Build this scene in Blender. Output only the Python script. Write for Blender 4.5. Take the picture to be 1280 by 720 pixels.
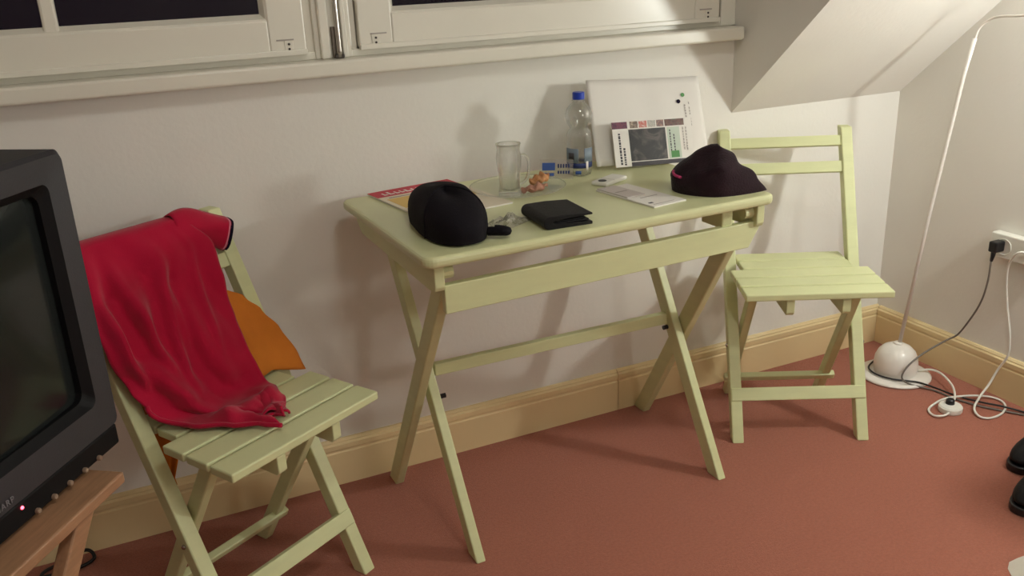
import bpy, bmesh, math, random
from mathutils import Vector, Matrix, noise

for o in list(bpy.data.objects):
    bpy.data.objects.remove(o, do_unlink=True)
SC = bpy.context.scene
COL = SC.collection
PI = math.pi

# ------------------------------------------------------------------ camera
cam = bpy.data.cameras.new('camera')
cam.sensor_width = 36.0
cam.lens = 1116.446 / 1280 * 36.0
cam.clip_start = 0.02
cam_o = bpy.data.objects.new('camera', cam)
COL.objects.link(cam_o)
YAW, PITCH, ROLL = 0.4214, -0.3508, -0.0434
fwd = Vector((math.sin(YAW) * math.cos(PITCH), math.cos(YAW) * math.cos(PITCH), math.sin(PITCH)))
r0 = Vector((math.cos(YAW), -math.sin(YAW), 0))
u0 = r0.cross(fwd)
rr = math.cos(ROLL) * r0 + math.sin(ROLL) * u0
uu = -math.sin(ROLL) * r0 + math.cos(ROLL) * u0
m = Matrix((rr, uu, -fwd)).transposed().to_4x4()
m.translation = Vector((-0.7572, -1.9739, 1.2167))
cam_o.matrix_world = m
SC.camera = cam_o

# ------------------------------------------------------------------ world, lights, exposure
LAMP_POS = Vector((1.320, -1.04, 1.09))
LAMP_STRENGTH = 225.0
LAMP_COLOR = (0.955, 1.0, 0.945)
STAND_STRENGTH = 34.0
CEIL_STRENGTH = 20.0
CEIL_POS = Vector((-0.15, -1.75, 2.30))
STAND_COLOR = (0.955, 1.0, 0.945)
STAND_POS = Vector((0.52, -2.65, 1.42))
w = bpy.data.worlds.new('night')
SC.world = w
w.use_nodes = True
bg = w.node_tree.nodes['Background']
bg.inputs[0].default_value = (0.010, 0.006, 0.010, 1)
bg.inputs[1].default_value = 0.6
SC.view_settings.view_transform = 'Standard'
SC.view_settings.look = 'None'
SC.view_settings.exposure = 0.22
SC.view_settings.gamma = 1.0
SC.view_settings.use_curve_mapping = False

# ------------------------------------------------------------------ materials
def lin(r, g, b):
    def f(c):
        c /= 255.0
        return c / 12.92 if c <= 0.04045 else ((c + 0.055) / 1.055) ** 2.4
    return (f(r), f(g), f(b), 1.0)

MATS = {}
def mat(name, col, rough=0.6, var=0.0, vscale=8.0, bump=0.0, bscale=60.0, metal=0.0, spec=0.5,
        grain=None, emit=None, estr=0.0, sheen=0.0, coat=0.0):
    if name in MATS:
        return MATS[name]
    M = bpy.data.materials.new(name)
    M.use_nodes = True
    nt = M.node_tree
    b = nt.nodes['Principled BSDF']
    b.inputs['Base Color'].default_value = col
    b.inputs['Roughness'].default_value = rough
    b.inputs['Metallic'].default_value = metal
    b.inputs['Specular IOR Level'].default_value = spec
    if sheen:
        b.inputs['Sheen Weight'].default_value = sheen
    if coat:
        b.inputs['Coat Weight'].default_value = coat
    if emit:
        b.inputs['Emission Color'].default_value = emit
        b.inputs['Emission Strength'].default_value = estr
    tc = nt.nodes.new('ShaderNodeTexCoord')
    src = tc.outputs['Object']
    if grain:
        mp = nt.nodes.new('ShaderNodeMapping')
        mp.inputs['Scale'].default_value = grain
        nt.links.new(src, mp.inputs[0])
        src = mp.outputs[0]
    if var:
        n = nt.nodes.new('ShaderNodeTexNoise')
        n.inputs['Scale'].default_value = vscale
        n.inputs['Detail'].default_value = 4
        nt.links.new(src, n.inputs['Vector'])
        r = nt.nodes.new('ShaderNodeValToRGB')
        c = col
        r.color_ramp.elements[0].position = 0.3
        r.color_ramp.elements[1].position = 0.7
        r.color_ramp.elements[0].color = (c[0] * (1 - var), c[1] * (1 - var), c[2] * (1 - var), 1)
        r.color_ramp.elements[1].color = (min(1, c[0] * (1 + var)), min(1, c[1] * (1 + var)), min(1, c[2] * (1 + var)), 1)
        nt.links.new(n.outputs['Fac'], r.inputs['Fac'])
        nt.links.new(r.outputs['Color'], b.inputs['Base Color'])
    if bump:
        n2 = nt.nodes.new('ShaderNodeTexNoise')
        n2.inputs['Scale'].default_value = bscale
        n2.inputs['Detail'].default_value = 3
        nt.links.new(src, n2.inputs['Vector'])
        bp = nt.nodes.new('ShaderNodeBump')
        bp.inputs['Strength'].default_value = bump
        bp.inputs['Distance'].default_value = 0.004
        nt.links.new(n2.outputs['Fac'], bp.inputs['Height'])
        nt.links.new(bp.outputs['Normal'], b.inputs['Normal'])
    MATS[name] = M
    return M

def glass_mat(name, tint=(1, 1, 1, 1), refr=0.5, ior=1.45, rough=0.02, base=0.0, gloss=0.05):
    """clear glass or plastic: partly refracting, partly see-through, with surface reflections"""
    if name in MATS:
        return MATS[name]
    M = bpy.data.materials.new(name)
    M.use_nodes = True
    nt = M.node_tree
    nt.nodes.clear()
    out = nt.nodes.new('ShaderNodeOutputMaterial')
    tr = nt.nodes.new('ShaderNodeBsdfTransparent')
    tr.inputs[0].default_value = tint
    gs = nt.nodes.new('ShaderNodeBsdfGlass')
    gs.inputs['Color'].default_value = tint
    gs.inputs['IOR'].default_value = ior
    gs.inputs['Roughness'].default_value = rough
    mx = nt.nodes.new('ShaderNodeMixShader')
    mx.inputs[0].default_value = refr
    nt.links.new(tr.outputs[0], mx.inputs[1])
    nt.links.new(gs.outputs[0], mx.inputs[2])
    gl = nt.nodes.new('ShaderNodeBsdfGlossy')
    gl.inputs['Roughness'].default_value = 0.08
    m1 = nt.nodes.new('ShaderNodeMixShader')
    m1.inputs[0].default_value = gloss
    nt.links.new(mx.outputs[0], m1.inputs[1])
    nt.links.new(gl.outputs[0], m1.inputs[2])
    last = m1
    if base:
        df = nt.nodes.new('ShaderNodeBsdfDiffuse')
        df.inputs[0].default_value = (0.8, 0.8, 0.8, 1)
        m2 = nt.nodes.new('ShaderNodeMixShader')
        m2.inputs[0].default_value = base
        nt.links.new(m1.outputs[0], m2.inputs[1])
        nt.links.new(df.outputs[0], m2.inputs[2])
        last = m2
    nt.links.new(last.outputs[0], out.inputs[0])
    MATS[name] = M
    return M

PLASTER = mat('plaster', lin(233, 228, 220), 0.85, 0.02, 3.0, 0.12, 90.0)
WINPAINT = mat('window_paint', lin(228, 222, 208), 0.28, 0.02, 6.0)
SKIRT = mat('baseboard_paint', lin(232, 208, 160), 0.45, 0.03, 5.0, 0.05, 40.0)
CARPET = mat('carpet', lin(170, 104, 84), 0.95, 0.10, 160.0, 0.8, 420.0, spec=0.1, sheen=0.15)
GREEN = mat('green_paint', lin(212, 214, 164), 0.42, 0.035, 9.0, 0.08, 30.0, grain=(1, 1, 6))
GREENTOP = mat('green_paint_top', lin(210, 210, 162), 0.30, 0.03, 7.0, 0.05, 25.0)
TVBODY = mat('tv_plastic', lin(45, 43, 47), 0.5, 0.05, 30.0, 0.1, 300.0)
TVDARK = mat('tv_black_plastic', lin(12, 11, 13), 0.6, spec=0.2)
TVSCREEN = mat('tv_screen', lin(33, 36, 35), 0.14, spec=0.35)
WOOD = mat('stand_wood', lin(164, 122, 90), 0.5, 0.16, 14.0, 0.1, 40.0, grain=(1, 9, 9))
RED = mat('red_cotton', lin(176, 14, 52), 0.9, 0.05, 20.0, 0.25, 500.0, spec=0.15, sheen=0.2)
NAVY = mat('navy_knit', lin(28, 20, 38), 0.9, bump=0.2, bscale=400.0, spec=0.1)
PINK = mat('pink_trim', lin(220, 130, 150), 0.8)
ORANGE = mat('orange_cotton', lin(206, 120, 44), 0.9, 0.06, 18.0, 0.25, 500.0, spec=0.15)
BLACKF = mat('black_fabric', lin(16, 11, 18), 0.85, 0.1, 30.0, 0.3, 300.0, spec=0.2)
BLACKL = mat('black_leather', lin(15, 12, 15), 0.55, 0.1, 20.0, 0.25, 220.0, spec=0.25)
BROWNF = mat('dark_brown_wool', lin(38, 22, 28), 0.95, 0.2, 40.0, 0.5, 260.0, spec=0.1, sheen=0.1)
WHITEP = mat('white_paper', lin(232, 226, 218), 0.7, 0.015, 5.0)
WHITEPL = mat('white_plastic', lin(232, 228, 218), 0.35)
WHITEMET = mat('white_enamel', lin(235, 228, 220), 0.28, coat=0.2)
BLACKPL = mat('black_plastic', lin(22, 20, 24), 0.4)
GREYCORD = mat('grey_cord', lin(118, 110, 102), 0.5)
STEEL = mat('steel', lin(190, 185, 178), 0.25, metal=1.0)
DARKHOLE = mat('dark_metal', lin(60, 52, 46), 0.5)
CLEAR = glass_mat('clear_glass', (0.985, 0.988, 0.982, 1), 0.5, 1.35, 0.02, 0.0, 0.05)
DISH = glass_mat('dish_glass', (0.985, 0.988, 0.982, 1), 0.25, 1.2, 0.03, 0.0, 0.05)
PET = glass_mat('clear_pet', (0.975, 0.98, 0.98, 1), 0.55, 1.25, 0.02, 0.0, 0.06)
PANE = glass_mat('window_pane', (0.92, 0.92, 0.94, 1), 0.0, 1.0, 0.0, 0.0, 0.012)
CELLO = glass_mat('cellophane', (0.95, 0.945, 0.93, 1), 0.15, 1.2, 0.08, 0.06, 0.14)
BLUE = mat('blue_plastic', lin(28, 62, 176), 0.35)
BLUEPRINT = mat('blue_print', lin(52, 82, 150), 0.6)
LABELBLUE = mat('label_dark_blue', lin(28, 44, 96), 0.55)
LABELPALE = mat('label_pale_blue', lin(122, 134, 146), 0.6)
REDPRINT = mat('red_print', lin(196, 40, 62), 0.55)
YELLOWPRINT = mat('yellow_print', lin(226, 190, 110), 0.6)
INK = mat('grey_ink', lin(70, 66, 70), 0.7)
PALEINK = mat('pale_ink', lin(176, 166, 158), 0.7)
GREENINK = mat('green_ink', lin(84, 140, 80), 0.7)
SAGEINK = mat('sage_print', lin(196, 206, 190), 0.7)
CARAMEL = mat('caramel', lin(186, 128, 80), 0.6, 0.3, 60.0, 0.3, 120.0)
CARAMEL2 = mat('pink_brown', lin(172, 122, 100), 0.6, 0.25, 60.0, 0.3, 120.0)

def photo_mat(name, cols, scale=30.0):
    if name in MATS:
        return MATS[name]
    M = bpy.data.materials.new(name)
    M.use_nodes = True
    nt = M.node_tree
    b = nt.nodes['Principled BSDF']
    b.inputs['Roughness'].default_value = 0.45
    tc = nt.nodes.new('ShaderNodeTexCoord')
    n = nt.nodes.new('ShaderNodeTexNoise')
    n.inputs['Scale'].default_value = scale
    n.inputs['Detail'].default_value = 5
    n.inputs['Distortion'].default_value = 1.2
    nt.links.new(tc.outputs['Object'], n.inputs['Vector'])
    r = nt.nodes.new('ShaderNodeValToRGB')
    e = r.color_ramp.elements
    e[0].position = 0.32
    e[0].color = cols[0]
    e[1].position = 0.7
    e[1].color = cols[-1]
    for i, c in enumerate(cols[1:-1]):
        k = e.new(0.32 + 0.38 * (i + 1) / (len(cols) - 1))
        k.color = c
    nt.links.new(n.outputs['Fac'], r.inputs['Fac'])
    nt.links.new(r.outputs['Color'], b.inputs['Base Color'])
    MATS[name] = M
    return M

# ------------------------------------------------------------------ mesh helpers
def obj(name, bm, m, parent=None, loc=None, rot=None, smooth=False):
    me = bpy.data.meshes.new(name)
    bm.normal_update()
    bm.to_mesh(me)
    bm.free()
    if m:
        me.materials.append(m)
    if smooth:
        for p in me.polygons:
            p.use_smooth = True
    o = bpy.data.objects.new(name, me)
    COL.objects.link(o)
    if parent:
        o.parent = parent
    if loc is not None:
        o.location = loc
    if rot is not None:
        o.rotation_euler = rot
    return o

def tag(o, label, cat, group=None, kind=None):
    o['label'] = label
    o['category'] = cat
    if group:
        o['group'] = group
    if kind:
        o['kind'] = kind
    return o

def thing(name, label, cat, loc=(0, 0, 0), rotz=0.0, group=None):
    o = bpy.data.objects.new(name, None)
    o.empty_display_size = 0.05
    COL.objects.link(o)
    o.location = loc
    o.rotation_euler = (0, 0, rotz)
    return tag(o, label, cat, group)

def struct(o):
    o['kind'] = 'structure'
    return o

def bev(bm, off, seg=2, geom=None):
    if off > 0:
        bmesh.ops.bevel(bm, geom=geom or list(bm.edges), offset=off, segments=seg, affect='EDGES', profile=0.5, clamp_overlap=True)
    return bm

def box(x0, x1, y0, y1, z0, z1, b=0.0, seg=2):
    bm = bmesh.new()
    v = [bm.verts.new((x, y, z)) for z in (min(z0, z1), max(z0, z1)) for y in (min(y0, y1), max(y0, y1)) for x in (min(x0, x1), max(x0, x1))]
    for f in ((0, 2, 3, 1), (4, 5, 7, 6), (0, 1, 5, 4), (2, 6, 7, 3), (0, 4, 6, 2), (1, 3, 7, 5)):
        bm.faces.new([v[i] for i in f])
    return bev(bm, b, seg)

def prism(prof, axis, a0, a1, b=0.0, seg=2):
    """extrude a 2-d outline; axis 'x': (y,z); 'y': (x,z); 'z': (x,y)"""
    bm = bmesh.new()
    def P(p, a):
        return {'x': (a, p[0], p[1]), 'y': (p[0], a, p[1]), 'z': (p[0], p[1], a)}[axis]
    A = [bm.verts.new(P(p, a0)) for p in prof]
    B = [bm.verts.new(P(p, a1)) for p in prof]
    n = len(prof)
    bm.faces.new(A[::-1])
    bm.faces.new(B)
    for i in range(n):
        bm.faces.new((A[i], A[(i + 1) % n], B[(i + 1) % n], B[i]))
    bmesh.ops.recalc_face_normals(bm, faces=bm.faces)
    return bev(bm, b, seg)

def leg_bm(xa0, xa1, p0, p1, wid, th, b=0.003):
    """leg from foot p0=(y,z) to top p1 in the y-z plane, cut level at both ends; its x centre may drift from xa0 to xa1"""
    dy, dz = p1[0] - p0[0], p1[1] - p0[1]
    L = math.hypot(dy, dz)
    h = th / 2 * L / abs(dz)
    bm = bmesh.new()
    A, B = [], []
    for (yy, zz, xc) in ((p0[0] - h, p0[1], xa0), (p0[0] + h, p0[1], xa0), (p1[0] + h, p1[1], xa1), (p1[0] - h, p1[1], xa1)):
        A.append(bm.verts.new((xc - wid / 2, yy, zz)))
        B.append(bm.verts.new((xc + wid / 2, yy, zz)))
    bm.faces.new(A[::-1])
    bm.faces.new(B)
    for i in range(4):
        bm.faces.new((A[i], A[(i + 1) % 4], B[(i + 1) % 4], B[i]))
    bmesh.ops.recalc_face_normals(bm, faces=bm.faces)
    return bev(bm, b)

def lathe(prof, n=32, cap=True):
    bm = bmesh.new()
    rings = []
    for r, z in prof:
        if r < 1e-6:
            rings.append([bm.verts.new((0, 0, z))])
        else:
            rings.append([bm.verts.new((r * math.cos(2 * PI * i / n), r * math.sin(2 * PI * i / n), z)) for i in range(n)])
    for a, b2 in zip(rings, rings[1:]):
        for i in range(n):
            j = (i + 1) % n
            if len(a) == 1 and len(b2) == 1:
                continue
            if len(a) == 1:
                bm.faces.new((a[0], b2[j], b2[i]))
            elif len(b2) == 1:
                bm.faces.new((a[i], a[j], b2[0]))
            else:
                bm.faces.new((a[i], a[j], b2[j], b2[i]))
    bmesh.ops.recalc_face_normals(bm, faces=bm.faces)
    return bm

def spline(pts, n):
    """Catmull-Rom through the points"""
    P = [Vector(p) for p in pts]
    P = [P[0] * 2 - P[1]] + P + [P[-1] * 2 - P[-2]]
    out = []
    for i in range(1, len(P) - 2):
        for k in range(n):
            t = k / n
            a, b, c, d = P[i - 1], P[i], P[i + 1], P[i + 2]
            out.append(0.5 * ((2 * b) + (c - a) * t + (2 * a - 5 * b + 4 * c - d) * t * t + (3 * b - a - 3 * c + d) * t ** 3))
    out.append(P[-2])
    return out

def tube(pts, r, n=8, radii=None, closed=False, bm=None):
    bm = bm or bmesh.new()
    rings = []
    up = Vector((0.13, 0.21, 0.97)).normalized()
    N = len(pts)
    prev = None
    for i, p in enumerate(pts):
        p = Vector(p)
        if closed:
            t = Vector(pts[(i + 1) % N]) - Vector(pts[i - 1])
        else:
            t = Vector(pts[min(i + 1, N - 1)]) - Vector(pts[max(i - 1, 0)])
        t.normalize()
        if prev is None:
            s = t.cross(up)
            if s.length < 1e-3:
                s = t.cross(Vector((1, 0, 0)))
        else:
            s = prev - t * prev.dot(t)
        s.normalize()
        prev = s
        q = t.cross(s)
        R = radii[i] if radii else r
        rings.append([bm.verts.new(p + (s * math.cos(2 * PI * k / n) + q * math.sin(2 * PI * k / n)) * R) for k in range(n)])
    M = N if closed else N - 1
    for i in range(M):
        a, b = rings[i], rings[(i + 1) % N]
        for k in range(n):
            j = (k + 1) % n
            bm.faces.new((a[k], a[j], b[j], b[k]))
    if not closed:
        bm.faces.new(rings[0][::-1])
        bm.faces.new(rings[-1])
    bmesh.ops.recalc_face_normals(bm, faces=bm.faces)
    return bm

def grid_bm(f, nu, nv, bm=None):
    bm = bm or bmesh.new()
    V = [[bm.verts.new(f(i / nu, j / nv)) for j in range(nv + 1)] for i in range(nu + 1)]
    for i in range(nu):
        for j in range(nv):
            bm.faces.new((V[i][j], V[i + 1][j], V[i + 1][j + 1], V[i][j + 1]))
    return bm

def solid(o, t, off=0.0):
    md = o.modifiers.new('thick', 'SOLIDIFY')
    md.thickness = t
    md.offset = off
    return o

def interp(tab, x):
    if x <= tab[0][0]:
        return tab[0][1]
    for (a, va), (b, vb) in zip(tab, tab[1:]):
        if x <= b:
            t = (x - a) / (b - a)
            t = t * t * (3 - 2 * t)
            return va + (vb - va) * t
    return tab[-1][1]

def plane_frame(o0, ax, ay):
    """matrix of a flat thing: origin, x axis, y axis"""
    ax = Vector(ax).normalized()
    n = ax.cross(Vector(ay)).normalized()
    ay = n.cross(ax)
    M = Matrix((ax, ay, n)).transposed().to_4x4()
    M.translation = Vector(o0)
    return M

# ================================================================== SETTING
XR, XC, XCL, HK, SL = 1.427, 0.805, -1.35, 0.804, 0.727
CEIL = 2.30
struct(obj('floor', box(-2.6, XR + 0.1, -3.8, 0.1, -0.06, 0.0), CARPET))
struct(obj('wall_back', box(-2.6, XR, 0.0, 0.12, 0.0, 1.0), PLASTER))
struct(obj('wall_right', box(XR, XR + 0.1, -3.8, 0.1, 0.0, CEIL), PLASTER))
struct(obj('wall_left', box(-2.7, -2.6, -3.8, 0.1, 0.0, CEIL), PLASTER))
struct(obj('wall_front', box(-2.7, XR + 0.1, -3.9, -3.8, 0.0, CEIL), PLASTER))
struct(obj('ceiling', box(-2.7, XR + 0.1, -3.8, 0.1, CEIL, CEIL + 0.06), PLASTER))
ysl = -(CEIL - HK) / math.tan(SL)
sl_prof = [(0.0, HK), (ysl, CEIL), (0.12, CEIL), (0.12, HK)]
struct(obj('ceiling_right', prism(sl_prof, 'x', XC, XR), PLASTER))      # the roof slope with the dormer cheek as its end
struct(obj('ceiling_left', prism(sl_prof, 'x', -2.6, XCL), PLASTER))
struct(obj('wall_dormer', box(XCL, XC, 0.0, 0.12, 2.05, CEIL), PLASTER))

# baseboards: boards with a moulded top
def bb_prof(h=0.122):
    return [(0, 0), (-0.016, 0), (-0.016, h - 0.034), (-0.0135, h - 0.031), (-0.0135, h - 0.027), (-0.016, h - 0.024),
            (-0.016, h - 0.012), (-0.011, h - 0.008), (-0.011, h - 0.005), (-0.006, h), (0, h)]
def empty_struct(name):
    o = bpy.data.objects.new(name, None)
    COL.objects.link(o)
    return struct(o)
bb = empty_struct('baseboard_back')
for a, b in ((-2.6, -1.5), (-1.499, 0.436), (0.438, XR)):
    obj('board', prism(bb_prof(), 'x', a, b), SKIRT, bb)
bbr = empty_struct('baseboard_right')
for a, b in ((-1.95, -0.017), (-3.8, -1.951)):
    obj('board', prism([(XR + y, z) for y, z in bb_prof()], 'y', a, b), SKIRT, bbr)

# window sill board
sill = obj('trim_1', box(XCL, 0.797, -0.052, 0.03, 1.0, 1.034, 0.006, 3), WINPAINT)
struct(sill)

# fixed window frame
FZ0, FZ1 = 1.034, 2.05
fr = empty_struct('trim_2')
obj('frame_bottom', box(XCL, XC, 0.004, 0.07, FZ0, FZ0 + 0.016, 0.002), WINPAINT, fr)
obj('frame_top', box(XCL, XC, 0.004, 0.07, FZ1 - 0.03, FZ1, 0.002), WINPAINT, fr)
obj('frame_jamb', box(0.757, XC, 0.0, 0.07, FZ0, FZ1, 0.003), WINPAINT, fr)
obj('frame_jamb', box(XCL, -1.302, 0.0, 0.07, FZ0, FZ1, 0.003), WINPAINT, fr)
obj('centre_post', box(-0.328, -0.216, 0.008, 0.07, FZ0, FZ1, 0.002), WINPAINT, fr)
obj('centre_face', box(-0.311, -0.229, 0.000, 0.010, FZ0, FZ1, 0.003), WINPAINT, fr)
obj('cover_strip', box(-0.300, -0.278, -0.010, 0.004, FZ0, FZ1, 0.004, 3), WINPAINT, fr)
obj('cover_strip', box(-0.252, -0.240, -0.008, 0.004, FZ0, FZ1, 0.003, 3), WINPAINT, fr)
rod = obj('lock_rod', tube([(-0.262, -0.014, 1.036), (-0.262, -0.014, 1.05), (-0.262, -0.014, 1.5), (-0.262, -0.014, 2.0)], 0.006, 10), STEEL, fr, smooth=True)
obj('rod_keeper', box(-0.272, -0.252, -0.018, 0.004, 1.034, 1.043, 0.002), DARKHOLE, fr)
obj('rod_backplate', box(-0.274, -0.266, -0.009, 0.002, 1.036, 1.10, 0.001), mat('bronze', lin(120, 108, 96), 0.4), fr)

def sash(name, x0, x1):
    s = empty_struct(name)
    zb, zt = 1.053, 2.02
    st, br = 0.076, 0.068
    yf, yb = -0.008, 0.045
    def bead_v(xa, sgn):     # stile with a sloped glazing bead towards the pane
        return None
    obj('stile', box(x0, x0 + st, yf, yb, zb, zt, 0.003), WINPAINT, s)
    obj('stile', box(x1 - st, x1, yf, yb, zb, zt, 0.003), WINPAINT, s)
    obj('rail', box(x0 + st, x1 - st, yf, yb, zb, zb + br, 0.003), WINPAINT, s)
    obj('rail', box(x0 + st, x1 - st, yf, yb, zt - br, zt, 0.003), WINPAINT, s)
    # weather lip under the bottom rail
    obj('drip_lip', box(x0, x1, yf - 0.006, yf + 0.01, zb - 0.006, zb + 0.006, 0.002), WINPAINT, s)
    # glazing beads
    bz = zb + br
    obj('glazing_bead', prism([(yf + 0.002, bz - 0.001), (yf + 0.004, bz + 0.003), (yf + 0.02, bz + 0.013), (yf + 0.02, bz - 0.001)], 'x', x0 + st - 0.004, x1 - st + 0.004), WINPAINT, s)
    for xa, sg in ((x0 + st, 1), (x1 - st, -1)):
        obj('glazing_bead', prism([(xa - sg * 0.001, yf + 0.002), (xa + sg * 0.003, yf + 0.004), (xa + sg * 0.011, yf + 0.02), (xa - sg * 0.001, yf + 0.02)], 'z', bz, zt - br), WINPAINT, s)
    xm = (x0 + x1) / 2 
    obj('glazing_bar', box(xm - 0.014, xm + 0.014, yf + 0.006, yb - 0.005, bz, zt - br, 0.005, 2), WINPAINT, s)
    for a, b in ((x0 + st, xm - 0.014), (xm + 0.014, x1 - st)):
        obj('pane', box(a + 0.002, b - 0.002, 0.016, 0.020, bz, zt - br), PANE, s)
    for xa, sg in ((x0, 1), (x1, -1)):   # hinge corner plates with two screws
        p = obj('corner_plate', box(xa + sg * 0.026, xa + sg * 0.062, yf - 0.0022, yf, 1.0785, 1.0815), PALEINK, s)
        obj('corner_cover', box(xa + sg * 0.028, xa + sg * 0.046, yf - 0.0014, yf, 1.055, 1.0785, 0.0004, 1), WINPAINT, s)
        for z in (1.061, 1.071):
            obj('screw', lathe([(0, 0), (0.0026, 0), (0.0026, 0.0022), (0, 0.003)], 8), DARKHOLE, s, (xa + sg * 0.037, yf - 0.0005, z), (PI / 2, 0, 0))
    return s
sash('window_1', -1.290, -0.330)
sash('window_2', -0.214, 0.746)

# ================================================================== LAMP
def make_lamp():
    B = Vector((1.272, -0.232, 0))
    t = thing('floor_lamp', 'white arc floor lamp with domed base and thin leaning pole in the corner', 'floor lamp', B)
    obj('base_plate', lathe([(0, 0.0), (0.098, 0.0), (0.102, 0.003), (0.102, 0.006), (0.096, 0.010), (0, 0.012)], 48), WHITEMET, t, smooth=True)
    obj('base_dome', lathe([(0.0585, 0.011), (0.0615, 0.025), (0.0625, 0.040), (0.060, 0.060), (0.052, 0.079), (0.040, 0.092), (0.025, 0.100), (0.010, 0.104), (0, 0.1045)], 48), WHITEMET, t, smooth=True)
    obj('pole_socket', lathe([(0, 0.102), (0.013, 0.102), (0.013, 0.106), (0.010, 0.109), (0, 0.109)], 20), WHITEMET, t, smooth=True)
    lower = [(1.274, -0.236, 0.106), (1.270, -0.285, 0.50), (1.2685, -0.340, 0.895), (1.273, -0.355, 0.987)]
    arc = [(1.273, -0.355, 0.985), (1.271, -0.366, 1.013), (1.272, -0.395, 1.035), (1.272, -0.430, 1.043), (1.276, -0.480, 1.046),
           (1.288, -0.600, 1.064), (1.302, -0.760, 1.105), (1.312, -0.90, 1.158), (1.318, -0.99, 1.190), (1.320, -1.028, 1.197), (1.320, -1.040, 1.187)]
    obj('pole', tube([Vector(p) - B for p in lower], 0.0055, 12), WHITEMET, t, smooth=True)
    obj('arc_rod', tube([Vector(p) - B for p in spline(arc, 6)], 0.0032, 10), MATS['white_enamel'], t, smooth=True)
    L = LAMP_POS - B
    obj('lamp_holder', lathe([(0, 0.105), (0.014, 0.104), (0.020, 0.095), (0.022, 0.055), (0.018, 0.050), (0, 0.050)], 24), WHITEMET, t, L, smooth=True)
    em = bpy.data.materials.new('lit_bulb')
    em.use_nodes = True
    nt = em.node_tree
    nt.nodes.clear()
    out = nt.nodes.new('ShaderNodeOutputMaterial')
    e = nt.nodes.new('ShaderNodeEmission')
    e.inputs[0].default_value = (*LAMP_COLOR, 1)
    e.inputs[1].default_value = LAMP_STRENGTH
    nt.links.new(e.outputs[0], out.inputs[0])
    prof = [(0.045 * math.sin(a), -0.045 * math.cos(a)) for a in [PI * i / 14 for i in range(13)]]
    prof[0] = (0, -0.045)
    obj('globe_bulb', lathe(prof + [(0.014, 0.052), (0.0, 0.053)], 28), em, t, L, smooth=True)
    return t
make_lamp()

def globe_lamp():
    t = thing('globe_lamp', 'white globe lamp on a slim stand behind the viewer', 'lamp', (STAND_POS.x, STAND_POS.y, 0))
    obj('base', lathe([(0, 0), (0.13, 0), (0.13, 0.012), (0.02, 0.022), (0, 0.022)], 32), WHITEMET, t)
    obj('pole', tube([(0, 0, 0.02), (0, 0, 0.7), (0, 0, STAND_POS.z - 0.09)], 0.010, 12), WHITEMET, t, smooth=True)
    obj('collar', lathe([(0, -0.105), (0.045, -0.105), (0.05, -0.085), (0, -0.085)], 24), WHITEMET, t, (0, 0, STAND_POS.z))
    em = bpy.data.materials.new('lit_opal')
    em.use_nodes = True
    nt = em.node_tree
    nt.nodes.clear()
    out = nt.nodes.new('ShaderNodeOutputMaterial')
    e = nt.nodes.new('ShaderNodeEmission')
    e.inputs[0].default_value = (*STAND_COLOR, 1)
    e.inputs[1].default_value = STAND_STRENGTH
    nt.links.new(e.outputs[0], out.inputs[0])
    prof = [(0.10 * math.sin(PI * i / 16), -0.10 * math.cos(PI * i / 16)) for i in range(17)]
    prof[0] = (0, -0.10)
    prof[-1] = (0, 0.10)
    obj('opal_globe', lathe(prof, 32), em, t, (0, 0, STAND_POS.z), smooth=True)
globe_lamp()

def ceiling_fill():  # dome light added out of view as broad fill from above
    t = thing('ceiling_fill', 'unseen round dome light added under the ceiling to fill the room', 'fill light', CEIL_POS)
    obj('mount', lathe([(0, -0.02), (0.19, -0.02), (0.19, 0.0), (0, 0.0)], 32), WHITEPL, t)
    em = bpy.data.materials.new('ceiling_fill_glow')
    em.use_nodes = True
    nt = em.node_tree
    nt.nodes.clear()
    out = nt.nodes.new('ShaderNodeOutputMaterial')
    e = nt.nodes.new('ShaderNodeEmission')
    e.inputs[0].default_value = (*STAND_COLOR, 1)
    e.inputs[1].default_value = CEIL_STRENGTH
    nt.links.new(e.outputs[0], out.inputs[0])
    obj('fill_dome', lathe([(0.18, -0.02), (0.175, -0.05), (0.14, -0.085), (0.08, -0.105), (0, -0.11)], 32), em, t, smooth=True)
ceiling_fill()

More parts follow.
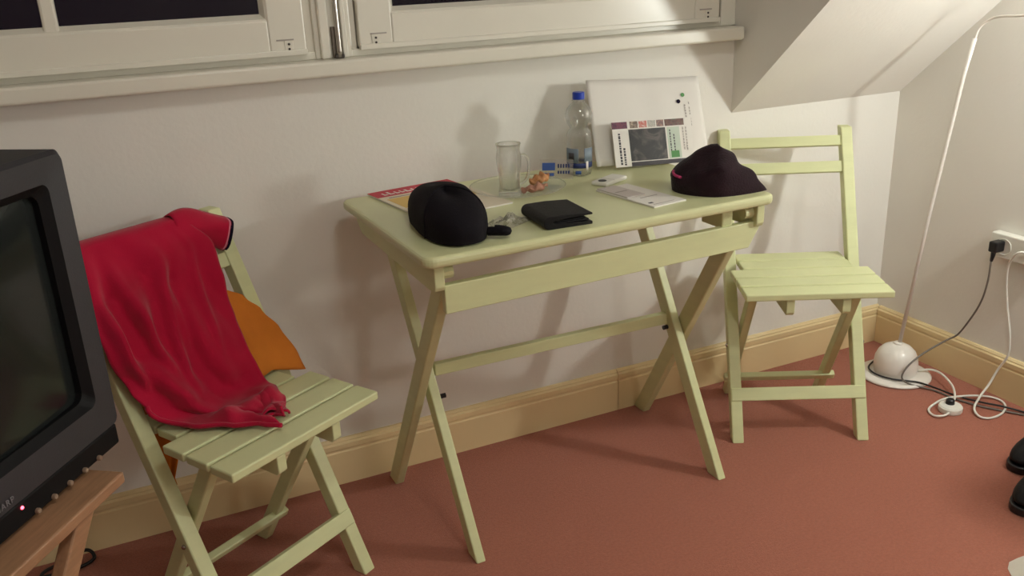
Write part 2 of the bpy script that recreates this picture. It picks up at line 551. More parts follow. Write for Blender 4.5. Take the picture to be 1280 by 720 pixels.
# ================================================================== TABLE
TT = 0.7374
def make_table():
    t = thing('folding_table', 'pale green folding table with crossed legs standing against the window wall', 'table', (-0.2365, -0.0589, 0), 0.0285)
    bm = box(-0.070, 0.720, -0.512, -0.002, TT - 0.022, TT)
    ve = [e for e in bm.edges if abs(e.verts[0].co.z - e.verts[1].co.z) > 0.01]
    bmesh.ops.bevel(bm, geom=ve, offset=0.022, segments=5, affect='EDGES', profile=0.5)
    he = [e for e in bm.edges if abs(e.verts[0].co.z - e.verts[1].co.z) < 1e-5 and len(e.link_faces) == 2 and any(abs(f.normal.z) > .9 for f in e.link_faces)]
    bmesh.ops.bevel(bm, geom=he, offset=0.008, segments=3, affect='EDGES', profile=0.5)
    obj('table_top', bm, GREENTOP, t)
    for a, b in ((-0.046, -0.026), (0.690, 0.710)):
        obj('end_board', prism([(-0.03, TT - 0.022), (-0.03, 0.690), (-0.06, 0.668), (-0.46, 0.660), (-0.484, 0.664), (-0.488, 0.672), (-0.488, TT - 0.022)], 'x', a, b, 0.002), GREEN, t)
    obj('dowel', tube([(-0.026, -0.466, 0.693), (-0.004, -0.466, 0.693)], 0.013, 12), GREEN, t)
    obj('dowel', tube([(0.690, -0.466, 0.693), (0.668, -0.466, 0.693)], 0.013, 12), GREEN, t)
    obj('stop_block', box(0.612, 0.640, -0.47, -0.40, 0.668, TT - 0.022, 0.003), GREEN, t)
    # outer pair of legs: rear feet, front tops; inner pair: front feet, rear tops
    obj('leg', leg_bm(-0.004, -0.012, (0, 0), (-0.437, 0.655), 0.022, 0.040), GREEN, t)
    obj('leg', leg_bm(0.738, 0.676, (0, 0), (-0.437, 0.655), 0.022, 0.040), GREEN, t)
    obj('leg', leg_bm(0.042, 0.014, (-0.39, 0), (-0.035, 0.70), 0.022, 0.040), GREEN, t)
    obj('leg', leg_bm(0.694, 0.668, (-0.39, 0), (-0.035, 0.70), 0.022, 0.040), GREEN, t)
    obj('apron', prism([(-0.024, 0.670), (0.716, 0.674), (0.680, 0.617), (-0.024, 0.614)], 'y', -0.478, -0.460, 0.002), GREEN, t)
    obj('rear_rail', box(0.03, 0.66, -0.050, -0.032, 0.62, 0.67, 0.002), GREEN, t)
    obj('stretcher', prism([(0.046, 0.387), (0.672, 0.375), (0.672, 0.346), (0.046, 0.359)], 'y', -0.205, -0.187, 0.002), GREEN, t)
    for x, y, z in ((0.040, -0.225, 0.318), (0.672, -0.212, 0.342)):
        obj('bolt_nut', lathe([(0, -0.006), (0.006, -0.006), (0.006, 0.006), (0, 0.006)], 6), BLACKPL, t, (x + (0.012 if x < .3 else -0.012), y, z), (0, PI / 2, 0))
    return t
make_table()

# ================================================================== CHAIRS
WP, UF, UB, HC, WS, SF = 0.3242, 0.1365, -0.2023, 0.763, 0.4405, 0.2032
def post_u(w):
    return UF + (UB - UF) * w / HC
def make_chair(label, loc, rz):
    """local frame: x sideways, -y forwards"""
    t = thing('folding_chair', label, 'chair', loc, rz, 'pale green folding chairs')
    for s in (-1, 1):
        obj('back_post', leg_bm(s * WP / 2, s * WP / 2, (-UF + 0.013, 0), (-UB + 0.013, HC), 0.030, 0.031), GREEN, t)
    def cross(z, h, th, x0, x1, dy=0.0, name='back_rail'):
        u = post_u(z) - 0.010 + dy
        bm = box(x0, x1, -th / 2, th / 2, -h / 2, h / 2, 0.002)
        a = math.atan2(UF - UB, HC)
        return obj(name, bm, GREEN, t, (0, -u, z), (-a, 0, 0))
    cross(0.727, 0.028, 0.016, -WP / 2 + 0.010, WP / 2 - 0.010)
    cross(0.662, 0.030, 0.016, -WP / 2 + 0.010, WP / 2 - 0.010)
    cross(0.115, 0.034, 0.018, -WP / 2 - 0.013, WP / 2 + 0.013, 0.0075, 'front_stretcher')
    # seat slats: three wide ones in front, two short ones between the posts
    for i in range(5):
        u1 = SF - i * 0.0655
        hw = 0.1765 if i < 3 else 0.142
        obj('seat_slat', box(-hw, hw, -u1, -u1 + 0.058, WS - 0.017, WS, 0.003), GREEN, t)
    for s in (-1, 1):
        obj('seat_rail', prism([(0.13, WS - 0.017), (-0.192, WS - 0.017), (-0.196, WS - 0.022), (-0.196, WS - 0.052), (-0.189, WS - 0.059), (0.10, WS - 0.055), (0.13, WS - 0.035)], 'x', s * 0.067 - 0.010, s * 0.067 + 0.010, 0.002), GREEN, t)
        obj('rear_leg', leg_bm(s * 0.131, s * 0.131, (0.163, 0), (-0.095, WS - 0.018), 0.022, 0.030), GREEN, t)
        # pivot bolts
        z = 0.232
        obj('pivot_bolt', lathe([(0, -0.003), (0.005, -0.003), (0.005, 0.002), (0.003, 0.004), (0, 0.004)], 10), STEEL, t, (s * (WP / 2 + 0.016), -post_u(z) + 0.010, z), (0, s * PI / 2, 0))
    obj('rear_stretcher', box(-0.155, 0.155, -0.009, 0.009, -0.010, 0.010, 0.003), GREEN, t, (0, 0.163 - 0.042 - 0.018, 0.076), (0.5, 0, 0))
    return t
chair_l = make_chair('pale green folding chair with red shirt draped over its back, beside the television', (-0.6165, -0.3455, 0), 0.5311)
chair_r = make_chair('empty pale green folding chair between the table and the floor lamp', (0.8195, -0.2782, 0), -0.4606)

# ------------------------------------------------------------------ clothes on the left chair
CM = Matrix.Translation((-0.6165, -0.3455, 0)) @ Matrix.Rotation(0.5311, 4, 'Z')
def cl(u, v, w):                       # chair coordinates (forward, sideways, up)
    return Vector((v, -u, w))
SLOPE = (UB - UF) / HC
LB = 0.350                              # drape length from ridge to seat
def drape(q, off):
    """point of a cloth running over the top rail and down the back to the seat: (u, w)"""
    wtop = 0.772
    if q < 0:                           # behind the back
        a = min(1.0, -q / 0.035)
        w_ = wtop - max(0.0, -q - 0.012)
        u_ = post_u(wtop) - 0.010 + off - a * (off + 0.022)
        if -q > 0.035:
            u_ = post_u(w_) - 0.032
        return u_, w_
    w_ = wtop - q * 0.915
    if w_ > 0.485:
        return post_u(w_) + off, w_
    # turn onto the seat
    qq = q - (wtop - 0.485) / 0.915
    u_c = post_u(0.485) + off
    a = min(1.0, qq / 0.05)
    w2 = 0.485 - 0.036 * math.sin(a * PI / 2) + 0.0
    u2 = u_c + 0.03 * (1 - math.cos(a * PI / 2)) + 0.01 * a
    if qq > 0.05:
        u2 += qq - 0.05
    return u2, w2

def make_shirt():
    t = thing('red_shirt', 'crumpled red short-sleeved shirt hanging over the chair back onto its seat', 'shirt', CM.translation, 0.5311)
    VL = [(-0.12, -0.165), (0.0, -0.172), (0.10, -0.188), (0.20, -0.190), (0.27, -0.172), (0.32, -0.155), (0.37, -0.116), (0.42, -0.080), (0.46, -0.046), (0.50, -0.030)]
    VR = [(-0.12, 0.07), (0.0, 0.072), (0.06, 0.105), (0.12, 0.092), (0.20, 0.088), (0.28, 0.078), (0.33, 0.084), (0.38, 0.080), (0.43, 0.058), (0.48, 0.020), (0.51, 0.004)]
    def f(s, tt):
        q = -0.12 + tt * 0.615
        vl, vr = interp(VL, q), interp(VR, q)
        v = vl + (vr - vl) * s
        k = min(1.0, max(0.0, (q + 0.01) / 0.14))
        seat = min(1.0, max(0.0, (q - 0.36) / 0.06))
        fold = 0.021 * math.sin(s * 13.0 - q * 9 + 1.2 * math.sin(q * 11) + 0.6) * (1.1 - 0.9 * s) + 0.007 * math.sin(s * 29 - q * 21) * (1.1 - s)
        fold += 0.022 * noise.noise(Vector((v * 14, q * 9, 3.1)))
        for s0, sl_, am, wd, qa, qb in ((0.30, 0.55, 0.026, 0.045, 0.02, 0.30), (0.17, 0.30, -0.022, 0.05, 0.06, 0.26), (0.52, -0.55, 0.014, 0.035, 0.02, 0.34), (0.62, -0.3, -0.010, 0.03, 0.05, 0.33), (0.10, 0.1, 0.018, 0.035, 0.10, 0.34), (0.80, -0.35, 0.009, 0.03, 0.0, 0.28)):
            fade = min(1.0, max(0.0, (q - qa) / 0.05)) * min(1.0, max(0.0, (qb - q) / 0.08))
            fold += am * fade * math.exp(-((s - s0 - sl_ * (q - 0.15)) / wd) ** 2)
        pocket = -0.045 * math.exp(-(((s - 0.22) / 0.07) ** 2 + ((q - 0.20) / 0.035) ** 2)) + 0.024 * math.exp(-(((s - 0.33) / 0.06) ** 2 + ((q - 0.16) / 0.07) ** 2))
        off = 0.030 + k * (fold + pocket + 0.012)
        u, w_ = drape(q, max(0.036 if q > 0.11 else 0.022, off) if q > -0.02 else 0.016)
        edge = 1 - (2 * s - 1) ** 8
        if seat > 0:
            w_ += seat * (0.006 + 0.014 * max(0, math.sin(s * 9 + q * 30)) + 0.010 * noise.noise(Vector((v * 30, q * 30, 7))) + 0.006 * math.sin(q * 80)) * edge
            w_ = max(w_, 0.4445)
        return cl(u, v, w_)
    bm = grid_bm(f, 56, 90)
    b = obj('body', bm, RED, t, smooth=True)
    solid(b, 0.004)
    # rolled hem lying on the seat
    hem = []
    for i in range(9):
        s = i / 8
        hem.append(f(s, 1.0) + Vector((0, 0, 0.006)))
    # folded hem along the free diagonal edge
    edge_pts = [f(0.0, tt) for tt in [0.70 + 0.30 * i / 14 for i in range(15)]]
    h = obj('hem_fold', tube([p + Vector((0, 0, 0.004)) for p in spline(edge_pts, 2)], 0.0045, 8), RED, t, smooth=True)
    # a loose flap of fabric at the front right of the heap
    def g(a, c):
        u = 0.045 + 0.072 * a + 0.012 * c
        v = 0.052 - 0.036 * a - 0.045 * (1 - c) + 0.01 * math.sin(a * 5)
        return cl(u, v, 0.4475 + 0.016 * math.sin(PI * min(1, (1 - c) * 0.9)) + 0.006 * math.sin(a * 7 + c * 3))
    fl = obj('shirt_tail', grid_bm(g, 14, 10), RED, t, smooth=True)
    solid(fl, 0.003)
    # sleeve hooked over the right post
    def sl(a, c):
        ang = 2 * PI * c
        v = 0.048 + 0.112 * a
        wc = 0.748 - 0.034 * a * a
        hh = 0.030 + 0.004 * math.sin(a * 6) + 0.002 * a
        dd = 0.026 + 0.003 * math.sin(a * 4 + 1)
        u = post_u(wc) - 0.006 + dd * math.sin(ang) + 0.008
        wz = wc + hh * math.cos(ang) + 0.004 * math.sin(ang * 3 + a * 4)
        v2 = v + 0.016 * math.cos(ang) * a
        return cl(u, v2, wz)
    s1 = obj('sleeve', grid_bm(sl, 16, 28), RED, t, smooth=True)
    solid(s1, 0.003)
    def cuff(a, c):
        p = sl(0.99 + 0.05 * a, c)
        ctr = cl(post_u(0.716) + 0.002, 0.16, 0.716)
        return p - (p - ctr) * 0.02
    c1 = obj('cuff', grid_bm(cuff, 3, 28), NAVY, s1, smooth=True)
    solid(c1, 0.004)
    c2 = obj('cuff_trim', grid_bm(lambda a, c: sl(0.965 + 0.02 * a, c) * 1.0 + (sl(0.965, c) - cl(post_u(0.716) + 0.002, 0.16, 0.716)) * 0.07, 1, 28), PINK, s1, smooth=True)
    # dark collar at the left end
    def collar(a, c):
        v = -0.192 + 0.022 * a
        u, w_ = drape(-0.03 + 0.045 * c, 0.040)
        return cl(u, v, w_ + 0.004 + 0.004 * math.sin(a * 4))
    co = obj('collar', grid_bm(collar, 8, 12), NAVY, t, smooth=True)
    solid(co, 0.004)
    return t
make_shirt()

def make_orange():
    t = thing('orange_garment', 'orange cotton garment tucked behind the red shirt on the chair', 'garment', CM.translation, 0.5311)
    VR = [(0.44, 0.204), (0.47, 0.198), (0.52, 0.182), (0.56, 0.160), (0.59, 0.138), (0.62, 0.100), (0.64, 0.06)]
    def f(s, tt):
        w_ = 0.640 - 0.192 * tt
        vr = interp(VR, w_)
        v = -0.09 + (vr + 0.09) * s
        u = post_u(w_) + 0.014 + 0.006 * (math.sin(s * 17 + tt * 4) + 0.5) * s + 0.006 * noise.noise(Vector((v * 18, w_ * 18, 1.7))) + 0.012 * tt * tt
        k = max(0.0, (s - 0.72) / 0.28)
        return cl(max(u, post_u(w_) + 0.008), v, w_ + 0.004 - 0.030 * tt ** 3 * k)
    bm = grid_bm(f, 34, 30)
    o = obj('front_drape', bm, ORANGE, t, smooth=True)
    solid(o, 0.004)
    def g(s, tt):
        w_ = 0.655 - 0.35 * tt
        wd = 1.0 if tt < 0.75 else max(0.12, 1 - (tt - 0.75) / 0.25)
        v = -0.128 + 0.075 * s * wd
        return cl(post_u(w_) - 0.066 + 0.006 * math.sin(s * 8 + tt * 6), v, w_)
    o2 = obj('hanging_corner', grid_bm(g, 12, 28), ORANGE, t, smooth=True)
    solid(o2, 0.003)
make_orange()

# ================================================================== TELEVISION AND STAND
TVX = Vector((0.576, 0.818, 0)).normalized()
TVN = Vector((0.818, -0.576, 0)).normalized()
TVROT = math.atan2(TVX.y, TVX.x)
TVW, TVH = 0.62, 0.49
def make_tv():
    c0 = Vector((-0.814, -0.533, 0.5))
    ctr = c0 - TVX * TVW / 2
    t = thing('television', 'dark grey tube television with a bulging screen on a wooden stand', 'television', ctr, TVROT)
    W = TVW / 2
    Z0 = 0.008
    # front bezel: ring around the screen opening, tilted lip
    sx0, sx1, sz0, sz1 = -W + 0.046, W - 0.046, 0.100, TVH - 0.046
    bm = bmesh.new()
    def ring(x0, x1, z0, z1, y, r, n=6):
        pts = []
        for cx, cz, a0 in ((x1 - r, z1 - r, 0), (x0 + r, z1 - r, PI / 2), (x0 + r, z0 + r, PI), (x1 - r, z0 + r, 1.5 * PI)):
            for i in range(n + 1):
                a = a0 + PI / 2 * i / n
                pts.append(bm.verts.new((cx + r * math.cos(a), y, cz + r * math.sin(a))))
        return pts
    R = [ring(-W, W, 0.045, TVH, 0.10, 0.012), ring(-W, W, 0.045, TVH, 0.008, 0.012), ring(-W + 0.006, W - 0.006, 0.049, TVH - 0.006, 0.0, 0.012),
         ring(sx0 - 0.004, sx1 + 0.004, sz0 - 0.004, sz1 + 0.004, 0.003, 0.014)]
    for a, b in zip(R, R[1:]):
        n = len(a)
        for i in range(n):
            bm.faces.new((a[i], a[(i + 1) % n], b[(i + 1) % n], b[i]))
    bmesh.ops.recalc_face_normals(bm, faces=bm.faces)
    bz = obj('front_bezel', bm, TVBODY, t)
    bm = bmesh.new()
    R = [ring(sx0 - 0.004, sx1 + 0.004, sz0 - 0.004, sz1 + 0.004, 0.003, 0.014), ring(sx0 + 0.004, sx1 - 0.004, sz0 + 0.004, sz1 - 0.004, 0.010, 0.016), ring(sx0 + 0.009, sx1 - 0.009, sz0 + 0.009, sz1 - 0.009, 0.014, 0.018), ring(sx0 + 0.009, sx1 - 0.009, sz0 + 0.009, sz1 - 0.009, 0.04, 0.018)]
    for a, b in zip(R, R[1:]):
        n = len(a)
        for i in range(n):
            bm.faces.new((a[i], a[(i + 1) % n], b[(i + 1) % n], b[i]))
    bmesh.ops.recalc_face_normals(bm, faces=bm.faces)
    obj('screen_surround', bm, TVDARK, t)
    # bulging tube face
    def scr(a, c):
        x = (sx0 - 0.006) + (sx1 - sx0 + 0.012) * a
        z = (sz0 - 0.006) + (sz1 - sz0 + 0.012) * c
        return (x, 0.026 - 0.014 * (1 - (2 * a - 1) ** 2) * (1 - (2 * c - 1) ** 2) ** 0.7 - 0.004 * (1 - (2 * a - 1) ** 2), z)
    obj('screen', grid_bm(scr, 24, 20), TVSCREEN, t, smooth=True)
    # housing behind, tapering to the tube neck
    bm = bmesh.new()
    secs = [(0.05, -W + 0.001, W - 0.001, 0.001, TVH - 0.001), (0.22, -W + 0.012, W - 0.012, 0.003, TVH - 0.004), (0.34, -W + 0.10, W - 0.10, 0.02, TVH - 0.05), (0.46, -W + 0.17, W - 0.17, 0.05, TVH - 0.13)]
    prev = None
    for y, x0, x1, z0, z1 in secs:
        q = [bm.verts.new((x0, y, z0)), bm.verts.new((x1, y, z0)), bm.verts.new((x1, y, z1)), bm.verts.new((x0, y, z1))]
        if prev:
            for i in range(4):
                bm.faces.new((prev[i], prev[(i + 1) % 4], q[(i + 1) % 4], q[i]))
        else:
            bm.faces.new(q)
        prev = q
    bm.faces.new(prev[::-1])
    bmesh.ops.recalc_face_normals(bm, faces=bm.faces)
    obj('housing', bev(bm, 0.006), TVBODY, t)
    # lower control strip
    obj('control_strip', box(-W + 0.004, W - 0.004, 0.006, 0.09, Z0, 0.044, 0.004), TVDARK, t)
    k = 0
    for i in range(5):
        d = 0.062 + 0.036 * i
        obj('knob', lathe([(0, 0), (0.0042, 0), (0.0042, 0.004), (0.0034, 0.0055), (0, 0.0055)], 12), mat('knob_beige', lin(150, 124, 104), 0.5), t, (W - d, 0.006, 0.013), (PI / 2, 0, 0))
    obj('power_light', lathe([(0, 0), (0.0028, 0), (0.0022, 0.002), (0, 0.0026)], 10),
        mat('red_led', (1, 0.05, 0.08, 1), 0.4, emit=(1, 0.08, 0.12, 1), estr=6.0), t, (W - 0.230, 0.0065, 0.034), (PI / 2, 0, 0))
    # maker's name on the bezel
    cu = bpy.data.curves.new('name_plate', 'FONT')
    cu.body = 'SHARP'
    cu.size = 0.013
    cu.space_character = 1.15
    cu.extrude = 0.0006
    cu.align_x = 'RIGHT'
    tmp = bpy.data.objects.new('tmp', cu)
    COL.objects.link(tmp)
    dg = bpy.context.evaluated_depsgraph_get()
    me = bpy.data.meshes.new_from_object(tmp.evaluated_get(dg))
    bpy.data.objects.remove(tmp, do_unlink=True)
    me.materials.clear()
    me.materials.append(mat('silver_letters', lin(120, 116, 120), 0.5))
    n = bpy.data.objects.new('name_plate', me)
    COL.objects.link(n)
    n.parent = t
    n.location = (W - 0.246, -0.0008, 0.056)
    n.rotation_euler = (PI / 2, 0, 0)
    for s in (-1, 1):
        for y in (0.05, 0.28):
            obj('foot', lathe([(0, 0), (0.014, 0), (0.014, 0.012), (0, 0.012)], 12), TVDARK, t, (s * (W - 0.13), y, 0))
make_tv()

def make_stand():
    o0 = Vector((-0.828, -0.541, 0.0)) - TVX * (TVW / 2)
    t = thing('tv_stand', 'wooden folding stand with slanting legs carrying the television', 'stand', o0, TVROT)
    xr = TVW / 2 - 0.060
    xl = -TVW / 2 + 0.0
    obj('board', box(xl, xr, -0.050, 0.36, 0.481, 0.5, 0.003), WOOD, t)
    for y in (-0.030, 0.33):
        for a, b in ((xr - 0.085, xl + 0.06), (xl + 0.085, xr - 0.06)):
            yy = y + (0.0 if a > b else 0.024)
            bm = leg_bm(0, 0, (b, 0), (a, 0.481), 0.022, 0.034)
            bmesh.ops.rotate(bm, verts=bm.verts, cent=(0, 0, 0), matrix=Matrix.Rotation(-PI / 2, 3, 'Z'))
            bmesh.ops.translate(bm, verts=bm.verts, vec=(0, yy, 0))
            obj('leg', bm, WOOD, t)
    obj('brace', box(xl + 0.02, xl + 0.04, -0.03, 0.35, 0.44, 0.480, 0.002), WOOD, t)
    obj('brace', box(xr - 0.06, xr - 0.04, 0.0, 0.35, 0.44, 0.480, 0.002), WOOD, t)
make_stand()
tag(obj('power_cable', tube(spline([(-1.10, -0.11, 0.006), (-1.05, -0.075, 0.006), (-0.99, -0.078, 0.006), (-0.945, -0.055, 0.006), (-0.958, -0.034, 0.02), (-1.01, -0.040, 0.008), (-1.045, -0.066, 0.012), (-1.06, -0.10, 0.006), (-1.12, -0.16, 0.006), (-1.25, -0.22, 0.006)], 8), 0.004, 8), BLACKPL, smooth=True),
    'loop of black cable on the carpet behind the wooden stand', 'cable')

# ================================================================== THINGS ON THE TABLE
def flat(name, M, parent, x0, x1, y0, y1, m, z=0.0006, th=0.0004):
    o = obj(name, box(x0, x1, y0, y1, z, z + th), m, parent)
    return o
def at(M, o):
    o.matrix_world = M
    return o

# magazine
def make_magazine():
    a = Vector((-0.246, -0.066, TT))
    ax = Vector((0.20, 0.030, 0)).normalized()
    ay = Vector((-ax.y, ax.x, 0))
    M = plane_frame(a - ay * 0.28 + Vector((0, 0, 0.0002)), ax, ay)
    t = thing('magazine', 'magazine with red masthead lying under the black pouch', 'magazine')
    at(M, t)
    obj('pages', box(0, 0.205, 0, 0.28, 0, 0.0035, 0.0008), WHITEP, t)
    obj('cover', box(-0.0005, 0.2055, -0.0005, 0.2805, 0.0035, 0.0041), mat('cover_paper', lin(228, 214, 190), 0.4), t)
    flat('masthead', M, t, 0.0, 0.205, 0.225, 0.280, REDPRINT, 0.0041, 0.0003)
    random.seed(4)
    x = 0.022
    while x < 0.16:
        wd = random.uniform(0.008, 0.014)
        hgt = random.choice((0.020, 0.026, 0.020))
        bm = bmesh.new()
        obj('lettering', box(x, x + wd * 0.45, 0.236, 0.236 + hgt, 0.0044, 0.0046), WHITEP, t)
        obj('lettering', box(x, x + wd, 0.236, 0.243, 0.0044, 0.0047), WHITEP, t)
        x += wd + 0.004
    flat('picture', M, t, 0.01, 0.19, 0.11, 0.200, YELLOWPRINT, 0.0041, 0.0003)
    flat('caption', M, t, 0.02, 0.14, 0.206, 0.213, PALEINK, 0.0041, 0.0003)
    flat('caption', M, t, 0.02, 0.17, 0.09, 0.098, PALEINK, 0.0041, 0.0003)
make_magazine()

# black pouch
def make_pouch():
    c = Vector((-0.186, -0.405, TT + 0.004))
    t = thing('pouch', 'rounded black fabric pouch lying on the magazine', 'pouch', c, -0.10)
    H = 0.082
    def sh(a, c_, k=1.0):
        th = 2 * PI * a
        ph = c_ * PI / 2
        ex = 0.75
        ct, st_ = math.cos(th), math.sin(th)
        rx = 0.062 * (abs(ct) ** 0.8) * (1 if ct > 0 else -1)
        ry = 0.140 * (abs(st_) ** 0.8) * (1 if st_ > 0 else -1)
        pr_ = math.cos(ph) ** 0.55 if ph < PI / 2 - 1e-6 else 0.0
        z = H * (math.sin(ph) ** 0.9)
        bul = 1 + 0.06 * math.sin(PI * min(1, c_ * 1.6)) 
        sag = 1 - 0.22 * max(0, math.sin(th)) ** 2 * 0 
        n = 0.003 * noise.noise(Vector((rx * pr_ * 20, ry * pr_ * 20, z * 20)))
        zz = z * (1.0 - 0.18 * max(0, -ry / 0.15) ** 2 - 0.10 * max(0, ry / 0.15))
        return Vector((rx * pr_ * bul + n, ry * pr_ * bul + n, zz)) * k
    bm = grid_bm(sh, 48, 20)
    bmesh.ops.remove_doubles(bm, verts=bm.verts, dist=0.0005)
    bmesh.ops.recalc_face_normals(bm, faces=bm.faces)
    obj('body', bm, BLACKF, t, smooth=True)
    # seam piping over the top
    mer = [sh(0.935, i / 12) for i in range(13)] + [sh(0.56, 1 - i / 12) for i in range(1, 13)]
    obj('seam', tube([p_ * 1.004 for p_ in mer], 0.0022, 6), BLACKF, t, smooth=True)
    obj('strap', tube(spline([(0.050, -0.105, 0.010), (0.070, -0.118, 0.011), (0.080, -0.120, 0.010), (0.085, -0.112, 0.008), (0.078, -0.100, 0.008), (0.066, -0.095, 0.009)], 5), 0.0085, 8), BLACKF, t, smooth=True)
make_pouch()

# wallet
def make_wallet():
    t = thing('wallet', 'folded black leather wallet near the front edge of the table', 'wallet', (0.017, -0.474, TT), -0.06)
    W, D = 0.050, 0.058
    def flap(z0, z1, th):
        return lambda a, c: (0, 0, 0)
    # two leaves joined along a rounded spine on the left
    prof = []
    n = 10
    out = []
    for i in range(n + 1):
        a = PI / 2 + PI * i / n
        out.append((-W + 0.011 + 0.0125 * math.cos(a), 0.0125 + 0.0125 * math.sin(a)))
    top = [(W, 0.019), (W, 0.0225), (0.0, 0.0255)]
    bot = [(0.0, 0.0), (W, 0.0), (W, 0.006), (0.0, 0.0085)]
    inner = [(-W + 0.02, 0.0105), (-W + 0.017, 0.0125), (-W + 0.02, 0.015), (0.0, 0.0175)]
    poly = top + out + bot + inner
    bm = prism(poly, 'y', -D, D, 0.0012, 2)
    obj('leather_cover', bm, BLACKL, t)
    obj('card_pocket', box(-W + 0.02, W - 0.006, -D + 0.004, D - 0.004, 0.0078, 0.0112, 0.001), BLACKL, t)
    obj('card_pocket', box(-W + 0.025, W - 0.014, -D + 0.006, D - 0.006, 0.0114, 0.0142, 0.001), BLACKL, t)
    obj('stitching', box(W - 0.004, W - 0.003, -D + 0.004, D - 0.004, 0.0228, 0.0232), INK, t)
make_wallet()

# glass plate
PL = Vector((0.056, -0.214, TT))
def make_plate():
    t = thing('glass_plate', 'clear glass plate under the glass mug', 'plate', PL)
    obj('dish', lathe([(0, 0.003), (0.045, 0.003), (0.060, 0.004), (0.100, 0.011), (0.106, 0.0125), (0.107, 0.0115), (0.100, 0.008), (0.060, 0.0005), (0.0, 0.0005)], 56), DISH, t, smooth=True)
    obj('rim', tube([(0.1065 * math.cos(2 * PI * i / 56), 0.1065 * math.sin(2 * PI * i / 56), 0.012) for i in range(56)], 0.0012, 6, closed=True), CLEAR, t, smooth=True)
make_plate()

# glass mug
def make_mug():
    t = thing('glass_mug', 'empty clear glass mug with handle standing on the glass plate', 'mug', (0.018, -0.256, TT + 0.0046))
    t.scale = (0.9, 0.9, 0.95)
    k = 1.0
    outp = [(0, 0.0), (0.026, 0.0), (0.0275, 0.003), (0.0275, 0.010), (0.0245, 0.022), (0.0255, 0.040), (0.029, 0.066), (0.0305, 0.086), (0.0285, 0.098), (0.0275, 0.104), (0.029, 0.113), (0.030, 0.117)]
    inp = [(0.0285, 0.1175), (0.0265, 0.112), (0.0255, 0.104), (0.0265, 0.097), (0.0285, 0.086), (0.027, 0.066), (0.0235, 0.040), (0.0225, 0.022), (0.020, 0.014), (0, 0.012)]
    obj('cup', lathe(outp + inp, 40), CLEAR, t, smooth=True)
    obj('base_ring', tube([(0.0262 * math.cos(2 * PI * i / 36), 0.0262 * math.sin(2 * PI * i / 36), 0.002) for i in range(36)], 0.002, 6, closed=True), CLEAR, t, smooth=True)
    hp = spline([(0.028, 0, 0.090), (0.040, 0, 0.088), (0.047, 0, 0.075), (0.046, 0, 0.050), (0.038, 0, 0.032), (0.025, 0, 0.026)], 5)
    obj('handle', tube(hp, 0.0036, 8), CLEAR, t, rot=(0, 0, -0.42), smooth=True)
    obj('rim', tube([(0.0293 * math.cos(2 * PI * i / 36), 0.0293 * math.sin(2 * PI * i / 36), 0.1172) for i in range(36)], 0.0011, 6, closed=True), CLEAR, t, smooth=True)
make_mug()

# two brown sweets on the plate
def wedge(label, m, loc, rz, L, W_, H_):
    bm = bmesh.new()
    def f(a, c):
        x = (a - 0.5) * L
        ang = 2 * PI * c
        e = (1 - abs(2 * a - 1) ** 3) * 0.8 + 0.2
        y = W_ / 2 * math.cos(ang) * e
        z = H_ / 2 * (1 + math.sin(ang) * e) + 0.003 * math.sin(a * 19 + c * 6)
        n = noise.noise(Vector((x * 90, y * 90, z * 90))) * 0.003
        return Vector((x, y + n, max(0.0, z + n)))
    bm = grid_bm(f, 16, 16)
    bmesh.ops.remove_doubles(bm, verts=bm.verts, dist=0.0003)
    bmesh.ops.holes_fill(bm, edges=[e for e in bm.edges if e.is_boundary])
    bmesh.ops.recalc_face_normals(bm, faces=bm.faces)
    o = obj('wrapped_sweet', bm, m, None, loc, (0, -0.15, rz), smooth=False)
    tag(o, label, 'sweet', 'brown sweets on the glass plate')
wedge('upper caramel brown wrapped sweet on the glass plate', CARAMEL, (0.112, -0.214, TT + 0.010), 0.25, 0.055, 0.026, 0.020)
wedge('lower pinkish brown wrapped sweet on the glass plate', CARAMEL2, (0.075, -0.262, TT + 0.006), -0.22, 0.060, 0.028, 0.015)

# small clear sachet with blue print
def make_sachet():
    M = plane_frame((0.150, -0.148, TT + 0.004), (0.84, -0.54, 0.0), (0.10, 0.16, 0.42))
    t = thing('sachet', 'small clear sachet with blue print between the mug and the bottle', 'sachet')
    at(M, t)
    obj('film', box(-0.006, 0.072, -0.004, 0.042, 0, 0.0008), CELLO, t)
    flat('blue_patch', M, t, 0.0, 0.030, 0.016, 0.034, BLUEPRINT, 0.0008)
    flat('blue_line', M, t, 0.0, 0.028, 0.003, 0.010, BLUEPRINT, 0.0008)
    for i in range(5):
        flat('lettering', M, t, 0.036 + 0.006 * i, 0.0395 + 0.006 * i, 0.022, 0.031, LABELBLUE, 0.0008)
        flat('lettering', M, t, 0.036 + 0.006 * i, 0.040 + 0.006 * i, 0.008, 0.015, LABELBLUE, 0.0008)
make_sachet()

